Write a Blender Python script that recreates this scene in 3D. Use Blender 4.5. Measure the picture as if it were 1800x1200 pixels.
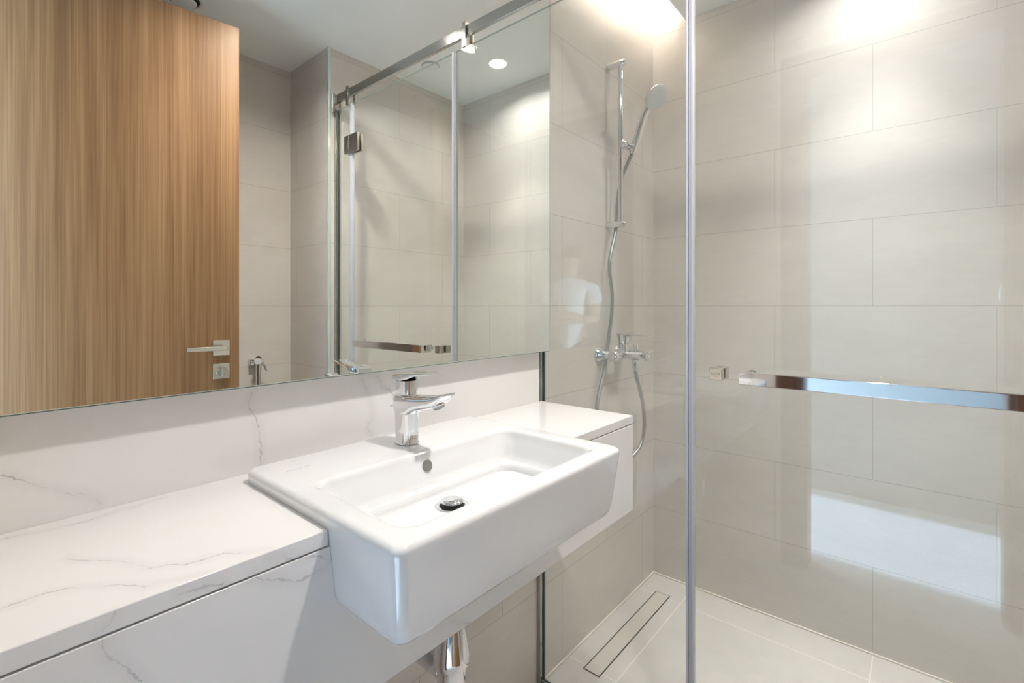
import bpy, bmesh, math, random
from mathutils import Vector, Matrix, Euler

for o in list(bpy.data.objects):
    bpy.data.objects.remove(o, do_unlink=True)
SC = bpy.context.scene
COL = SC.collection
R = math.radians

# ------------------------------------------------------------------ camera
cam_d = bpy.data.cameras.new('camera')
cam_d.sensor_width = 36.0
cam_d.lens = 851.55 * 36.0 / 1800.0
cam_d.shift_y = -62.1 / 1800.0
cam_d.clip_start = 0.02
cam = bpy.data.objects.new('camera', cam_d)
COL.objects.link(cam)
cam.location = (0, 0, 1.1973)
cam.rotation_euler = (R(90), 0, R(40.458 - 90))
SC.camera = cam

# ------------------------------------------------------------------ world, exposure
W = bpy.data.worlds.new('world')
SC.world = W
W.use_nodes = True
W.node_tree.nodes['Background'].inputs[0].default_value = (0.62, 0.80, 1.0, 1)
W.node_tree.nodes['Background'].inputs[1].default_value = 5.0
SC.view_settings.view_transform = 'Standard'
SC.view_settings.look = 'None'
SC.view_settings.gamma = 1.0
SC.view_settings.use_curve_mapping = False
SC.view_settings.exposure = 0.09
SC.cycles.use_denoising = True
SC.cycles.max_bounces = 14
SC.cycles.diffuse_bounces = 6
SC.cycles.glossy_bounces = 8
SC.cycles.transmission_bounces = 8
SC.cycles.transparent_max_bounces = 16
SC.cycles.caustics_reflective = True
SC.cycles.blur_glossy = 0.3
SC.cycles.sample_clamp_indirect = 12.0

# ceiling downlights: (watts, spread, colour) of the wide spill and of the beam
P_ROOM = ((10.4, 150, (1.0, 0.91, 0.82)), (3.6, 104, (0.96, 0.97, 1.0)))
P_SHOWER = ((3.4, 150, (1.0, 0.965, 0.95)), (2.4, 60, (1.0, 0.97, 0.96)))
P_SUN = 22.5      # sun through the corridor window
P_STRIP = 80.0    # emission of the LED strip in the cove
P_WIN = 135.0      # skylight entering at the corridor window

# daylight: sun that enters the corridor by its window
sd = bpy.data.lights.new('sun', 'SUN')
sd.energy = P_SUN; sd.angle = R(1.5); sd.color = (0.52, 0.73, 1.0)
sun = bpy.data.objects.new('sun', sd); COL.objects.link(sun)
sun.location = (-0.8, 3.0, 3.0)
sun.rotation_euler = Vector((0.04, -1.0, -1.0)).to_track_quat('-Z', 'Y').to_euler()
wd = bpy.data.lights.new('window_daylight', 'AREA')
wd.shape = 'RECTANGLE'; wd.size = 0.92; wd.size_y = 2.0
wd.energy = P_WIN; wd.color = (0.56, 0.78, 1.0)
wl = bpy.data.objects.new('window_daylight', wd); COL.objects.link(wl)
wl.location = (-0.76, 1.78, 1.25)
wl.rotation_euler = (R(-88), 0, 0)

# ------------------------------------------------------------------ measures of the room
YW = 0.932     # mirror wall (tile face)
YM = 0.888     # mirror face
XF = 2.074     # far shower wall
XE = -0.09     # entrance wall
YR = -0.385    # right wall of the shower
XS = 1.188     # side of the niche / shower wall end
YN = -0.772    # niche back wall
ZC = 2.43      # ceiling
XG = 1.228     # glass plane
ZT = 0.899     # counter top
YF = 0.607     # counter front

# ------------------------------------------------------------------ materials
def mat(name):
    m = bpy.data.materials.new(name); m.use_nodes = True
    nt = m.node_tree
    return m, nt, nt.nodes['Principled BSDF']

def setp(b, **kw):
    names = dict(color='Base Color', rough='Roughness', metal='Metallic', spec='Specular IOR Level', coat='Coat Weight',
                 coat_rough='Coat Roughness', trans='Transmission Weight', ior='IOR', sss='Subsurface Weight')
    for k, v in kw.items():
        if k == 'color' and len(v) == 3: v = (*v, 1)
        b.inputs[names[k]].default_value = v

def plain(name, color, rough=0.5, metal=0.0, bump=0.0, scale=60.0, vary=0.0, **kw):
    m, nt, b = mat(name)
    setp(b, color=color, rough=rough, metal=metal, **kw)
    if bump or vary:
        tc = nt.nodes.new('ShaderNodeTexCoord')
        n = nt.nodes.new('ShaderNodeTexNoise'); n.inputs['Scale'].default_value = scale; n.inputs['Detail'].default_value = 4
        nt.links.new(tc.outputs['Object'], n.inputs['Vector'])
        if bump:
            bp = nt.nodes.new('ShaderNodeBump'); bp.inputs['Strength'].default_value = bump; bp.inputs['Distance'].default_value = 0.002
            nt.links.new(n.outputs['Fac'], bp.inputs['Height']); nt.links.new(bp.outputs['Normal'], b.inputs['Normal'])
        if vary:
            mr = nt.nodes.new('ShaderNodeMapRange')
            mr.inputs['To Min'].default_value = max(0.0, rough - vary); mr.inputs['To Max'].default_value = rough + vary
            nt.links.new(n.outputs['Fac'], mr.inputs['Value']); nt.links.new(mr.outputs['Result'], b.inputs['Roughness'])
    return m

def N(nt, t, **kw):
    n = nt.nodes.new(t)
    for k, v in kw.items():
        if hasattr(n, k): setattr(n, k, v)
        else: n.inputs[k].default_value = v
    return n

def math_(nt, op, a, b=None, c=None):
    n = nt.nodes.new('ShaderNodeMath'); n.operation = op
    for i, v in enumerate((a, b, c)):
        if v is None: continue
        if isinstance(v, (int, float)): n.inputs[i].default_value = v
        else: nt.links.new(v, n.inputs[i])
    return n.outputs[0]

def mixc(nt, fac, a, b):
    n = nt.nodes.new('ShaderNodeMix'); n.data_type = 'RGBA'
    if isinstance(fac, (int, float)): n.inputs[0].default_value = fac
    else: nt.links.new(fac, n.inputs[0])
    for i, v in ((6, a), (7, b)):
        if isinstance(v, tuple): n.inputs[i].default_value = (*v, 1) if len(v) == 3 else v
        else: nt.links.new(v, n.inputs[i])
    return n.outputs[2]

def tile_cloud(nt, pos, c1, c2):
    """cloudy cement look of the stoneware, finely streaked along the tile"""
    mp = N(nt, 'ShaderNodeMapping'); mp.inputs['Scale'].default_value = (1, 1, 2.2)
    nt.links.new(pos, mp.inputs['Vector'])
    n1 = N(nt, 'ShaderNodeTexNoise', Scale=2.2, Detail=6, Roughness=0.6); nt.links.new(mp.outputs[0], n1.inputs['Vector'])
    mp2 = N(nt, 'ShaderNodeMapping'); mp2.inputs['Scale'].default_value = (1, 1, 5)
    nt.links.new(pos, mp2.inputs['Vector'])
    n2 = N(nt, 'ShaderNodeTexNoise', Scale=14, Detail=6, Roughness=0.65); nt.links.new(mp2.outputs[0], n2.inputs['Vector'])
    s = math_(nt, 'ADD', math_(nt, 'MULTIPLY', n1.outputs['Fac'], 0.7), math_(nt, 'MULTIPLY', n2.outputs['Fac'], 0.3))
    mr = N(nt, 'ShaderNodeMapRange'); mr.inputs['From Min'].default_value = 0.32; mr.inputs['From Max'].default_value = 0.68
    nt.links.new(s, mr.inputs['Value'])
    return mixc(nt, mr.outputs[0], c1, c2)

TA, TB = (0.645, 0.602, 0.562), (0.73, 0.69, 0.648)
GROUT_W = (0.50, 0.465, 0.43)

def wall_tile(name, axis, u0, grout=GROUT_W, odd=True):
    """0.6 x 0.3 m stretcher tiles; axis 0: wall runs along x, axis 1: along y; world metres"""
    m, nt, b = mat(name)
    setp(b, rough=0.33, spec=0.42)
    g = N(nt, 'ShaderNodeNewGeometry'); sp = N(nt, 'ShaderNodeSeparateXYZ'); nt.links.new(g.outputs['Position'], sp.inputs[0])
    u = math_(nt, 'ADD', sp.outputs[axis], -u0 + 0.001 + 6.06)
    cb = N(nt, 'ShaderNodeCombineXYZ'); nt.links.new(u, cb.inputs[0])
    nt.links.new(math_(nt, 'ADD', sp.outputs[2], 0.001 if odd else 0.301), cb.inputs[1])
    br = N(nt, 'ShaderNodeTexBrick'); br.offset = 0.5; br.offset_frequency = 2
    br.inputs['Scale'].default_value = 1; br.inputs['Mortar Size'].default_value = 0.0011
    br.inputs['Mortar Smooth'].default_value = 0.15
    br.inputs['Brick Width'].default_value = 0.606; br.inputs['Row Height'].default_value = 0.30
    br.inputs['Color1'].default_value = (0, 0, 0, 1); br.inputs['Color2'].default_value = (1, 1, 1, 1)
    nt.links.new(cb.outputs[0], br.inputs['Vector'])
    cl = tile_cloud(nt, g.outputs['Position'], TA, TB)
    tint = mixc(nt, math_(nt, 'MULTIPLY', br.outputs['Color'], 0.10), cl, (0.66, 0.60, 0.56))
    nt.links.new(mixc(nt, br.outputs['Fac'], tint, grout), b.inputs['Base Color'])
    nt.links.new(math_(nt, 'ADD', 0.33, math_(nt, 'MULTIPLY', br.outputs['Fac'], 0.4)), b.inputs['Roughness'])
    bp = N(nt, 'ShaderNodeBump'); bp.invert = True; bp.inputs['Strength'].default_value = 0.35; bp.inputs['Distance'].default_value = 0.001
    nt.links.new(br.outputs['Fac'], bp.inputs['Height']); nt.links.new(bp.outputs[0], b.inputs['Normal'])
    return m

def seg_dist(nt, vec, segs):
    """smallest distance from vec to any of the segments (node maths)"""
    best = None
    def vm(op, a, b2=None):
        n = nt.nodes.new('ShaderNodeVectorMath'); n.operation = op
        for i, v in enumerate((a, b2)):
            if v is None: continue
            if isinstance(v, (tuple, Vector)): n.inputs[i].default_value = v
            else: nt.links.new(v, n.inputs[i])
        return n
    for a, b2 in segs:
        a = Vector(a); ba = Vector(b2) - a
        pa = vm('SUBTRACT', vec, tuple(a)).outputs[0]
        dt = vm('DOT_PRODUCT', pa, tuple(ba)).outputs['Value']
        n = nt.nodes.new('ShaderNodeMath'); n.operation = 'MULTIPLY'; n.use_clamp = True
        nt.links.new(dt, n.inputs[0]); n.inputs[1].default_value = 1.0 / ba.length_squared
        sc = nt.nodes.new('ShaderNodeVectorMath'); sc.operation = 'SCALE'; sc.inputs[0].default_value = tuple(ba)
        nt.links.new(n.outputs[0], sc.inputs['Scale'])
        d = vm('DISTANCE', pa, sc.outputs[0]).outputs['Value']
        best = d if best is None else math_(nt, 'MINIMUM', best, d)
    return best

def chain(pts):
    return [(pts[i], pts[i + 1]) for i in range(len(pts) - 1)]

def floor_tile(name):
    m, nt, b = mat(name); setp(b, rough=0.38, spec=0.4)
    g = N(nt, 'ShaderNodeNewGeometry')
    cl = tile_cloud(nt, g.outputs['Position'], (0.59, 0.56, 0.53), (0.69, 0.66, 0.63))
    L = [((1.922, YW, 0), (1.922, -0.4, 0)), ((-0.1, 0.7495, 0), (2.08, 0.7495, 0)), ((1.39, YW, 0), (1.39, 0.7495, 0)),
         ((XE, 0.136, 0), (XF, 0.136, 0)), ((1.312, 0.7495, 0), (1.312, -0.8, 0)), ((0.70, YW, 0), (0.70, -0.8, 0)),
         ((0.09, YW, 0), (0.09, -0.8, 0)), ((XE, -0.474, 0), (1.2, -0.474, 0))]
    d = seg_dist(nt, g.outputs['Position'], L)
    mr = N(nt, 'ShaderNodeMapRange'); mr.inputs['From Min'].default_value = 0.0012; mr.inputs['From Max'].default_value = 0.0026
    mr.inputs['To Min'].default_value = 1; mr.inputs['To Max'].default_value = 0
    nt.links.new(d, mr.inputs['Value'])
    nt.links.new(mixc(nt, mr.outputs[0], cl, (0.80, 0.75, 0.69)), b.inputs['Base Color'])
    return m

VEINS = [
    [(0.362, 0.9196, 1.050), (0.352, 0.9196, 1.020), (0.366, 0.9196, 0.994), (0.371, 0.9196, 0.962), (0.373, 0.9196, 0.935), (0.375, 0.9196, 0.905)],
    [(0.581, 0.9196, 1.046), (0.596, 0.9196, 1.009), (0.609, 0.9196, 0.970), (0.606, 0.9196, 0.951), (0.594, 0.9196, 0.933), (0.606, 0.9196, 0.910)],
    [(0.599, 0.9196, 1.046), (0.621, 0.9196, 1.041), (0.632, 0.9196, 1.020), (0.650, 0.9196, 1.009), (0.663, 0.9196, 0.993)],
    [(0.048, 0.9196, 0.975), (0.072, 0.9196, 0.958), (0.097, 0.9196, 0.944), (0.127, 0.9196, 0.928), (0.147, 0.9196, 0.909)],
    [(0.02, 0.690, 0.899), (0.069, 0.696, 0.899), (0.108, 0.673, 0.899), (0.130, 0.647, 0.899), (0.140, 0.630, 0.899), (0.165, 0.622, 0.899), (0.19, 0.612, 0.899)],
    [(0.093, 0.772, 0.899), (0.129, 0.724, 0.899), (0.144, 0.693, 0.899), (0.153, 0.671, 0.899), (0.170, 0.663, 0.899), (0.181, 0.653, 0.899), (0.223, 0.640, 0.899), (0.257, 0.613, 0.899)],
    [(0.047, 0.900, 0.899), (0.12, 0.885, 0.899), (0.22, 0.905, 0.899)],
    [(0.102, 0.607, 0.875), (0.103, 0.607, 0.857), (0.115, 0.607, 0.843), (0.121, 0.607, 0.828), (0.132, 0.607, 0.812), (0.128, 0.607, 0.76), (0.16, 0.607, 0.70)],
    [(0.235, 0.607, 0.876), (0.261, 0.607, 0.863), (0.289, 0.607, 0.851), (0.308, 0.607, 0.847), (0.334, 0.607, 0.852), (0.345, 0.607, 0.862)],
    [(0.258, 0.607, 0.890), (0.289, 0.607, 0.877), (0.320, 0.607, 0.867), (0.336, 0.607, 0.856)],
    [(0.165, 0.607, 0.893), (0.182, 0.607, 0.887), (0.204, 0.607, 0.884)],
    [(0.100, 0.607, 0.882), (0.106, 0.607, 0.888), (0.107, 0.607, 0.896)],
    [(0.560, 0.607, 0.664), (0.579, 0.607, 0.652), (0.600, 0.607, 0.640)],
]

def quartz(name):
    m, nt, b = mat(name); setp(b, rough=0.16, spec=0.5)
    g = N(nt, 'ShaderNodeNewGeometry')
    n = N(nt, 'ShaderNodeTexNoise', Scale=34, Detail=5, Roughness=0.7); nt.links.new(g.outputs['Position'], n.inputs['Vector'])
    sub = N(nt, 'ShaderNodeVectorMath'); sub.operation = 'SUBTRACT'; nt.links.new(n.outputs['Color'], sub.inputs[0]); sub.inputs[1].default_value = (0.5, 0.5, 0.5)
    sc = N(nt, 'ShaderNodeVectorMath'); sc.operation = 'SCALE'; nt.links.new(sub.outputs[0], sc.inputs[0]); sc.inputs['Scale'].default_value = 0.022
    an = N(nt, 'ShaderNodeVectorMath'); an.operation = 'ABSOLUTE'; nt.links.new(g.outputs['True Normal'], an.inputs[0])
    on_ = N(nt, 'ShaderNodeVectorMath'); on_.operation = 'SUBTRACT'; on_.inputs[0].default_value = (1, 1, 1); nt.links.new(an.outputs[0], on_.inputs[1])
    fl_ = N(nt, 'ShaderNodeVectorMath'); fl_.operation = 'MULTIPLY'; nt.links.new(sc.outputs[0], fl_.inputs[0]); nt.links.new(on_.outputs[0], fl_.inputs[1])
    ad = N(nt, 'ShaderNodeVectorMath'); ad.operation = 'ADD'; nt.links.new(g.outputs['Position'], ad.inputs[0]); nt.links.new(fl_.outputs[0], ad.inputs[1])
    segs = []
    for v in VEINS: segs += chain(v)
    d = seg_dist(nt, ad.outputs[0], segs)
    n2 = N(nt, 'ShaderNodeTexNoise', Scale=60, Detail=2); nt.links.new(g.outputs['Position'], n2.inputs['Vector'])
    wmap = N(nt, 'ShaderNodeMapRange'); wmap.inputs['From Min'].default_value = 0.35; wmap.inputs['From Max'].default_value = 0.7
    wmap.inputs['To Min'].default_value = 0.0009; wmap.inputs['To Max'].default_value = 0.0032
    nt.links.new(n2.outputs['Fac'], wmap.inputs['Value'])
    line = N(nt, 'ShaderNodeMapRange'); line.interpolation_type = 'SMOOTHSTEP'
    line.inputs['From Min'].default_value = 0; line.inputs['To Min'].default_value = 1; line.inputs['To Max'].default_value = 0
    nt.links.new(wmap.outputs[0], line.inputs['From Max']); nt.links.new(d, line.inputs['Value'])
    soft = N(nt, 'ShaderNodeMapRange'); soft.interpolation_type = 'SMOOTHSTEP'
    soft.inputs['From Max'].default_value = 0.016; soft.inputs['To Min'].default_value = 0.10; soft.inputs['To Max'].default_value = 0
    nt.links.new(d, soft.inputs['Value'])
    n3 = N(nt, 'ShaderNodeTexNoise', Scale=22, Detail=3); nt.links.new(g.outputs['Position'], n3.inputs['Vector'])
    brk = N(nt, 'ShaderNodeMapRange'); brk.inputs['From Min'].default_value = 0.4; brk.inputs['From Max'].default_value = 0.6
    brk.inputs['To Min'].default_value = 0.12; brk.inputs['To Max'].default_value = 0.62; nt.links.new(n3.outputs['Fac'], brk.inputs['Value'])
    f = math_(nt, 'MAXIMUM', math_(nt, 'MULTIPLY', line.outputs[0], brk.outputs[0]), soft.outputs[0])
    big = N(nt, 'ShaderNodeTexNoise', Scale=5, Detail=3); nt.links.new(g.outputs['Position'], big.inputs['Vector'])
    base = mixc(nt, big.outputs['Fac'], (0.765, 0.76, 0.75), (0.80, 0.795, 0.785))
    nt.links.new(mixc(nt, f, base, (0.33, 0.325, 0.33)), b.inputs['Base Color'])
    return m

def wood(name, horizontal=False):
    m, nt, b = mat(name); setp(b, rough=0.42, spec=0.4)
    tc = N(nt, 'ShaderNodeTexCoord')
    mp = N(nt, 'ShaderNodeMapping'); mp.inputs['Scale'].default_value = (30, 30, 0.8)
    nt.links.new(tc.outputs['Object'], mp.inputs['Vector'])
    n1 = N(nt, 'ShaderNodeTexNoise', Scale=1.0, Detail=5, Roughness=0.6, Distortion=0.25); nt.links.new(mp.outputs[0], n1.inputs['Vector'])
    mp2 = N(nt, 'ShaderNodeMapping'); mp2.inputs['Scale'].default_value = (210, 210, 1.6)
    nt.links.new(tc.outputs['Object'], mp2.inputs['Vector'])
    n2 = N(nt, 'ShaderNodeTexNoise', Scale=1.0, Detail=3, Roughness=0.6); nt.links.new(mp2.outputs[0], n2.inputs['Vector'])
    mp3 = N(nt, 'ShaderNodeMapping'); mp3.inputs['Scale'].default_value = (9, 9, 0.35)
    nt.links.new(tc.outputs['Object'], mp3.inputs['Vector'])
    n3 = N(nt, 'ShaderNodeTexNoise', Scale=1.0, Detail=3); nt.links.new(mp3.outputs[0], n3.inputs['Vector'])
    s = math_(nt, 'ADD', math_(nt, 'MULTIPLY', n1.outputs['Fac'], 0.42), math_(nt, 'ADD', math_(nt, 'MULTIPLY', n2.outputs['Fac'], 0.38), math_(nt, 'MULTIPLY', n3.outputs['Fac'], 0.2)))
    rp = N(nt, 'ShaderNodeValToRGB')
    rp.color_ramp.elements[0].position = 0.36; rp.color_ramp.elements[0].color = (0.175, 0.088, 0.036, 1)
    rp.color_ramp.elements[1].position = 0.64; rp.color_ramp.elements[1].color = (0.41, 0.238, 0.118, 1)
    e = rp.color_ramp.elements.new(0.5); e.color = (0.285, 0.153, 0.069, 1)
    nt.links.new(s, rp.inputs[0]); nt.links.new(rp.outputs[0], b.inputs['Base Color'])
    return m

def glass(name, tint=(0.965, 0.985, 0.975), refl=1.0):
    """thin clear pane: Schlick reflection over straight-through transmission"""
    m = bpy.data.materials.new(name); m.use_nodes = True; nt = m.node_tree
    nt.nodes.clear()
    out = N(nt, 'ShaderNodeOutputMaterial'); mx = N(nt, 'ShaderNodeMixShader')
    tr = N(nt, 'ShaderNodeBsdfTransparent'); tr.inputs[0].default_value = (*tint, 1)
    gl = N(nt, 'ShaderNodeBsdfGlossy'); gl.inputs['Roughness'].default_value = 0.0; gl.inputs[0].default_value = (1, 1, 1, 1)
    lw = N(nt, 'ShaderNodeLayerWeight'); lw.inputs['Blend'].default_value = 0.5
    p = math_(nt, 'POWER', lw.outputs['Facing'], 5.0)
    f = math_(nt, 'ADD', 0.04 * refl, math_(nt, 'MULTIPLY', p, 0.96))
    nt.links.new(f, mx.inputs[0]); nt.links.new(tr.outputs[0], mx.inputs[1]); nt.links.new(gl.outputs[0], mx.inputs[2])
    nt.links.new(mx.outputs[0], out.inputs[0])
    return m

def seal_mat(name):
    m = bpy.data.materials.new(name); m.use_nodes = True; nt = m.node_tree
    b = nt.nodes['Principled BSDF']; setp(b, color=(0.72, 0.73, 0.80), rough=0.18, spec=0.6)
    out = nt.nodes['Material Output']
    mx = N(nt, 'ShaderNodeMixShader'); tr = N(nt, 'ShaderNodeBsdfTransparent'); tr.inputs[0].default_value = (0.90, 0.91, 0.97, 1)
    mx.inputs[0].default_value = 0.68
    nt.links.new(tr.outputs[0], mx.inputs[1]); nt.links.new(b.outputs[0], mx.inputs[2]); nt.links.new(mx.outputs[0], out.inputs[0])
    return m

def emit(name, color, strength):
    m = bpy.data.materials.new(name); m.use_nodes = True; nt = m.node_tree; nt.nodes.clear()
    out = N(nt, 'ShaderNodeOutputMaterial'); e = N(nt, 'ShaderNodeEmission')
    e.inputs[0].default_value = (*color, 1); e.inputs[1].default_value = strength
    nt.links.new(e.outputs[0], out.inputs[0]); return m

M = {}
M['tile_left'] = wall_tile('beige_tile_along_x', 0, 1.657)
M['tile_far'] = wall_tile('beige_tile_along_y', 1, 0.4414)
M['tile_right'] = wall_tile('beige_tile_shower_side', 0, 1.60)
M['tile_niche'] = wall_tile('beige_tile_niche', 0, 0.885)
M['tile_side'] = wall_tile('beige_tile_niche_side', 1, -0.40)
M['floor'] = floor_tile('beige_floor_tile')
M['quartz'] = quartz('white_veined_quartz')
M['wood'] = wood('oak_veneer')
M['frame_wood'] = plain('dark_wood_frame', (0.10, 0.045, 0.022), 0.35, bump=0.1, scale=30)
M['ceiling'] = plain('painted_ceiling', (0.86, 0.875, 0.87), 0.9, bump=0.05, scale=120)
M['paint'] = plain('corridor_paint', (0.60, 0.62, 0.62), 0.85, bump=0.05, scale=120)
M['paint_grey'] = plain('grey_blue_corridor_paint', (0.26, 0.265, 0.255), 0.85, bump=0.05, scale=120)
M['hall_floor'] = plain('pale_corridor_floor', (0.70, 0.70, 0.70), 0.3, vary=0.05, scale=8)
M['ceramic'] = plain('white_ceramic', (0.79, 0.80, 0.81), 0.05, coat=0.6, coat_rough=0.02, vary=0.01, scale=20)
M['chrome'] = plain('chrome', (0.82, 0.83, 0.85), 0.05, 1.0, vary=0.012, scale=30)
M['nickel'] = plain('satin_nickel', (0.66, 0.62, 0.55), 0.22, 1.0, vary=0.04, scale=60)
M['steel'] = plain('brushed_steel', (0.46, 0.46, 0.45), 0.08, 1.0, vary=0.03, scale=80)
M['steel_dark'] = plain('dark_steel_slot', (0.07, 0.085, 0.08), 0.45, 0.4, vary=0.05, scale=80)
M['hose'] = plain('grey_metal_hose', (0.44, 0.45, 0.45), 0.34, 0.75, vary=0.05, scale=200)
M['mirror'] = plain('silver_mirror', (0.90, 0.925, 0.895), 0.0, 1.0)
M['mirror_edge'] = plain('dark_green_mirror_edge', (0.06, 0.10, 0.085), 0.2, spec=0.6, vary=0.05)
M['mirror_light'] = plain('polished_glass_bevel', (0.72, 0.80, 0.77), 0.12, 0.5, vary=0.05)
M['board'] = plain('grey_backing_board', (0.55, 0.54, 0.52), 0.7, bump=0.05)
M['glass'] = glass('clear_shower_glass')
M['glass_edge'] = plain('pale_green_glass_edge', (0.42, 0.52, 0.47), 0.1, spec=0.7, vary=0.04)
M['seal'] = seal_mat('clear_lilac_seal')
M['seal_core'] = plain('grey_lilac_seal_core', (0.36, 0.37, 0.47), 0.25, vary=0.04)
M['white_plastic'] = plain('white_plastic', (0.78, 0.78, 0.77), 0.35, vary=0.05)
M['spray_face'] = plain('pale_grey_spray_face', (0.66, 0.67, 0.66), 0.4, bump=0.4, scale=300)
M['caulk'] = plain('cream_silicone', (0.80, 0.75, 0.68), 0.5, bump=0.05)
M['black'] = plain('black_void', (0.015, 0.015, 0.015), 0.6, vary=0.05)
M['aerator'] = plain('grey_aerator_mesh', (0.25, 0.25, 0.25), 0.5, 0.4, bump=0.6, scale=600)
M['ink'] = plain('grey_engraved_ink', (0.22, 0.22, 0.23), 0.5, vary=0.05)
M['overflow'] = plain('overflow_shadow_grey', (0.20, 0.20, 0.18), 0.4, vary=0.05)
M['lens'] = emit('downlight_lens', (1.0, 0.98, 0.95), 9.0)
M['strip'] = emit('warm_led_strip', (1.0, 0.86, 0.75), P_STRIP)
M['skin'] = plain('skin', (0.55, 0.36, 0.27), 0.5, sss=0.05, bump=0.05)
M['hair'] = plain('black_hair', (0.02, 0.017, 0.015), 0.5, bump=0.5, scale=200)
M['shirt'] = plain('white_cotton', (0.80, 0.81, 0.82), 0.85, bump=0.15, scale=90)
M['trousers'] = plain('dark_blue_cotton', (0.05, 0.06, 0.09), 0.85, bump=0.15, scale=90)

# ------------------------------------------------------------------ mesh helpers
def link(name, bm, m=None, parent=None, smooth=False, bevel=0.0, segs=2, loc=None, sharp=None):
    bmesh.ops.recalc_face_normals(bm, faces=bm.faces[:])
    me = bpy.data.meshes.new(name); bm.to_mesh(me); bm.free()
    o = bpy.data.objects.new(name, me); COL.objects.link(o)
    if m is not None:
        for x in (m if isinstance(m, (list, tuple)) else [m]): me.materials.append(x)
    if smooth:
        me.shade_smooth()
        if sharp is not None: me.set_sharp_from_angle(angle=R(sharp))
    if bevel:
        b = o.modifiers.new('bevel', 'BEVEL'); b.width = bevel; b.segments = segs; b.limit_method = 'ANGLE'; b.angle_limit = R(40)
        me.shade_smooth(); me.set_sharp_from_angle(angle=R(35))
    if parent is not None: o.parent = parent
    return o

def origin_to(o, p):
    """move the object's origin to world point p (top-level mesh objects)"""
    p = Vector(p); o.data.transform(Matrix.Translation(-p)); o.location = p
    return o

def box(bm, x0, x1, y0, y1, z0, z1, mi=0):
    v = [bm.verts.new((x, y, z)) for x in (x0, x1) for y in (y0, y1) for z in (z0, z1)]
    fs = [(0, 1, 3, 2), (4, 6, 7, 5), (0, 4, 5, 1), (2, 3, 7, 6), (0, 2, 6, 4), (1, 5, 7, 3)]
    for f in fs:
        fc = bm.faces.new([v[i] for i in f]); fc.material_index = mi
    return v

def bx(*a, mi=0):
    bm = bmesh.new(); box(bm, *a, mi=mi); return bm

def prism(bm, poly, z0, z1, axis='z'):
    """extrude a polygon; axis z: pts (x,y); axis y: pts (x,z); axis x: pts (y,z)"""
    def p3(p, t):
        return {'z': (p[0], p[1], t), 'y': (p[0], t, p[1]), 'x': (t, p[0], p[1])}[axis]
    a = [bm.verts.new(p3(p, z0)) for p in poly]; b = [bm.verts.new(p3(p, z1)) for p in poly]
    n = len(poly)
    bm.faces.new(a); bm.faces.new(b[::-1])
    for i in range(n): bm.faces.new((a[i], a[(i + 1) % n], b[(i + 1) % n], b[i]))

def loft(bm, rings, cap=True, closed=True):
    vr = [[bm.verts.new(p) for p in r] for r in rings]
    for a, b in zip(vr[:-1], vr[1:]):
        n = len(a)
        for i in range(n if closed else n - 1):
            bm.faces.new((a[i], a[(i + 1) % n], b[(i + 1) % n], b[i]))
    if cap:
        bm.faces.new(vr[0]); bm.faces.new(vr[-1][::-1])
    return vr

def frame_of(d):
    d = Vector(d).normalized()
    up = Vector((0, 0, 1)) if abs(d.z) < 0.9 else Vector((1, 0, 0))
    a = d.cross(up).normalized(); b = d.cross(a).normalized()
    return a, b

def lathe_dir(bm, p0, d, prof, n=32):
    """profile [(t, r)] revolved about the line p0 + t*d"""
    p0 = Vector(p0); d = Vector(d).normalized(); a, b = frame_of(d)
    rings = []
    for t, r in prof:
        r = max(r, 1e-5)
        rings.append([p0 + d * t + (a * math.cos(2 * math.pi * k / n) + b * math.sin(2 * math.pi * k / n)) * r for k in range(n)])
    loft(bm, rings)

def rod(bm, p0, p1, r, n=28):
    p0 = Vector(p0); p1 = Vector(p1); L = (p1 - p0).length
    lathe_dir(bm, p0, p1 - p0, [(0, r), (L, r)], n)

def catmull(pts, per=10):
    pts = [Vector(p) for p in pts]; out = []
    P = [2 * pts[0] - pts[1]] + pts + [2 * pts[-1] - pts[-2]]
    for i in range(1, len(P) - 2):
        for k in range(per):
            t = k / per
            a, b, c, d = P[i - 1], P[i], P[i + 1], P[i + 2]
            out.append(0.5 * ((2 * b) + (c - a) * t + (2 * a - 5 * b + 4 * c - d) * t * t + (3 * b - a - 3 * c + d) * t ** 3))
    out.append(pts[-1]); return out

def tube(bm, pts, r, n=16, rib=0.0, pitch=0.0035):
    rings = []; prev = None; s = 0; last = None
    for i, p in enumerate(pts):
        if i == 0: d = pts[1] - pts[0]
        elif i == len(pts) - 1: d = pts[-1] - pts[-2]
        else: d = pts[i + 1] - pts[i - 1]
        d = d.normalized()
        if prev is None: a, b = frame_of(d)
        else:
            a = (prev - d * prev.dot(d)).normalized(); b = d.cross(a)
        prev = a
        rr = r(i / (len(pts) - 1)) if callable(r) else r
        if rib: rr += rib * (1 if i % 2 else -1)
        rings.append([p + (a * math.cos(2 * math.pi * k / n) + b * math.sin(2 * math.pi * k / n)) * rr for k in range(n)])
    loft(bm, rings)

def rrect(cx, cy, hx, hy, r, z, n=6):
    """rounded rectangle ring in the xy plane"""
    r = min(r, hx * 0.999, hy * 0.999); out = []
    for qx, qy, a0 in ((1, 1, 0), (-1, 1, 90), (-1, -1, 180), (1, -1, 270)):
        for k in range(n + 1):
            a = R(a0 + 90 * k / n)
            out.append(Vector((cx + qx * (hx - r) + r * math.cos(a), cy + qy * (hy - r) + r * math.sin(a), z)))
    return out

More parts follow.
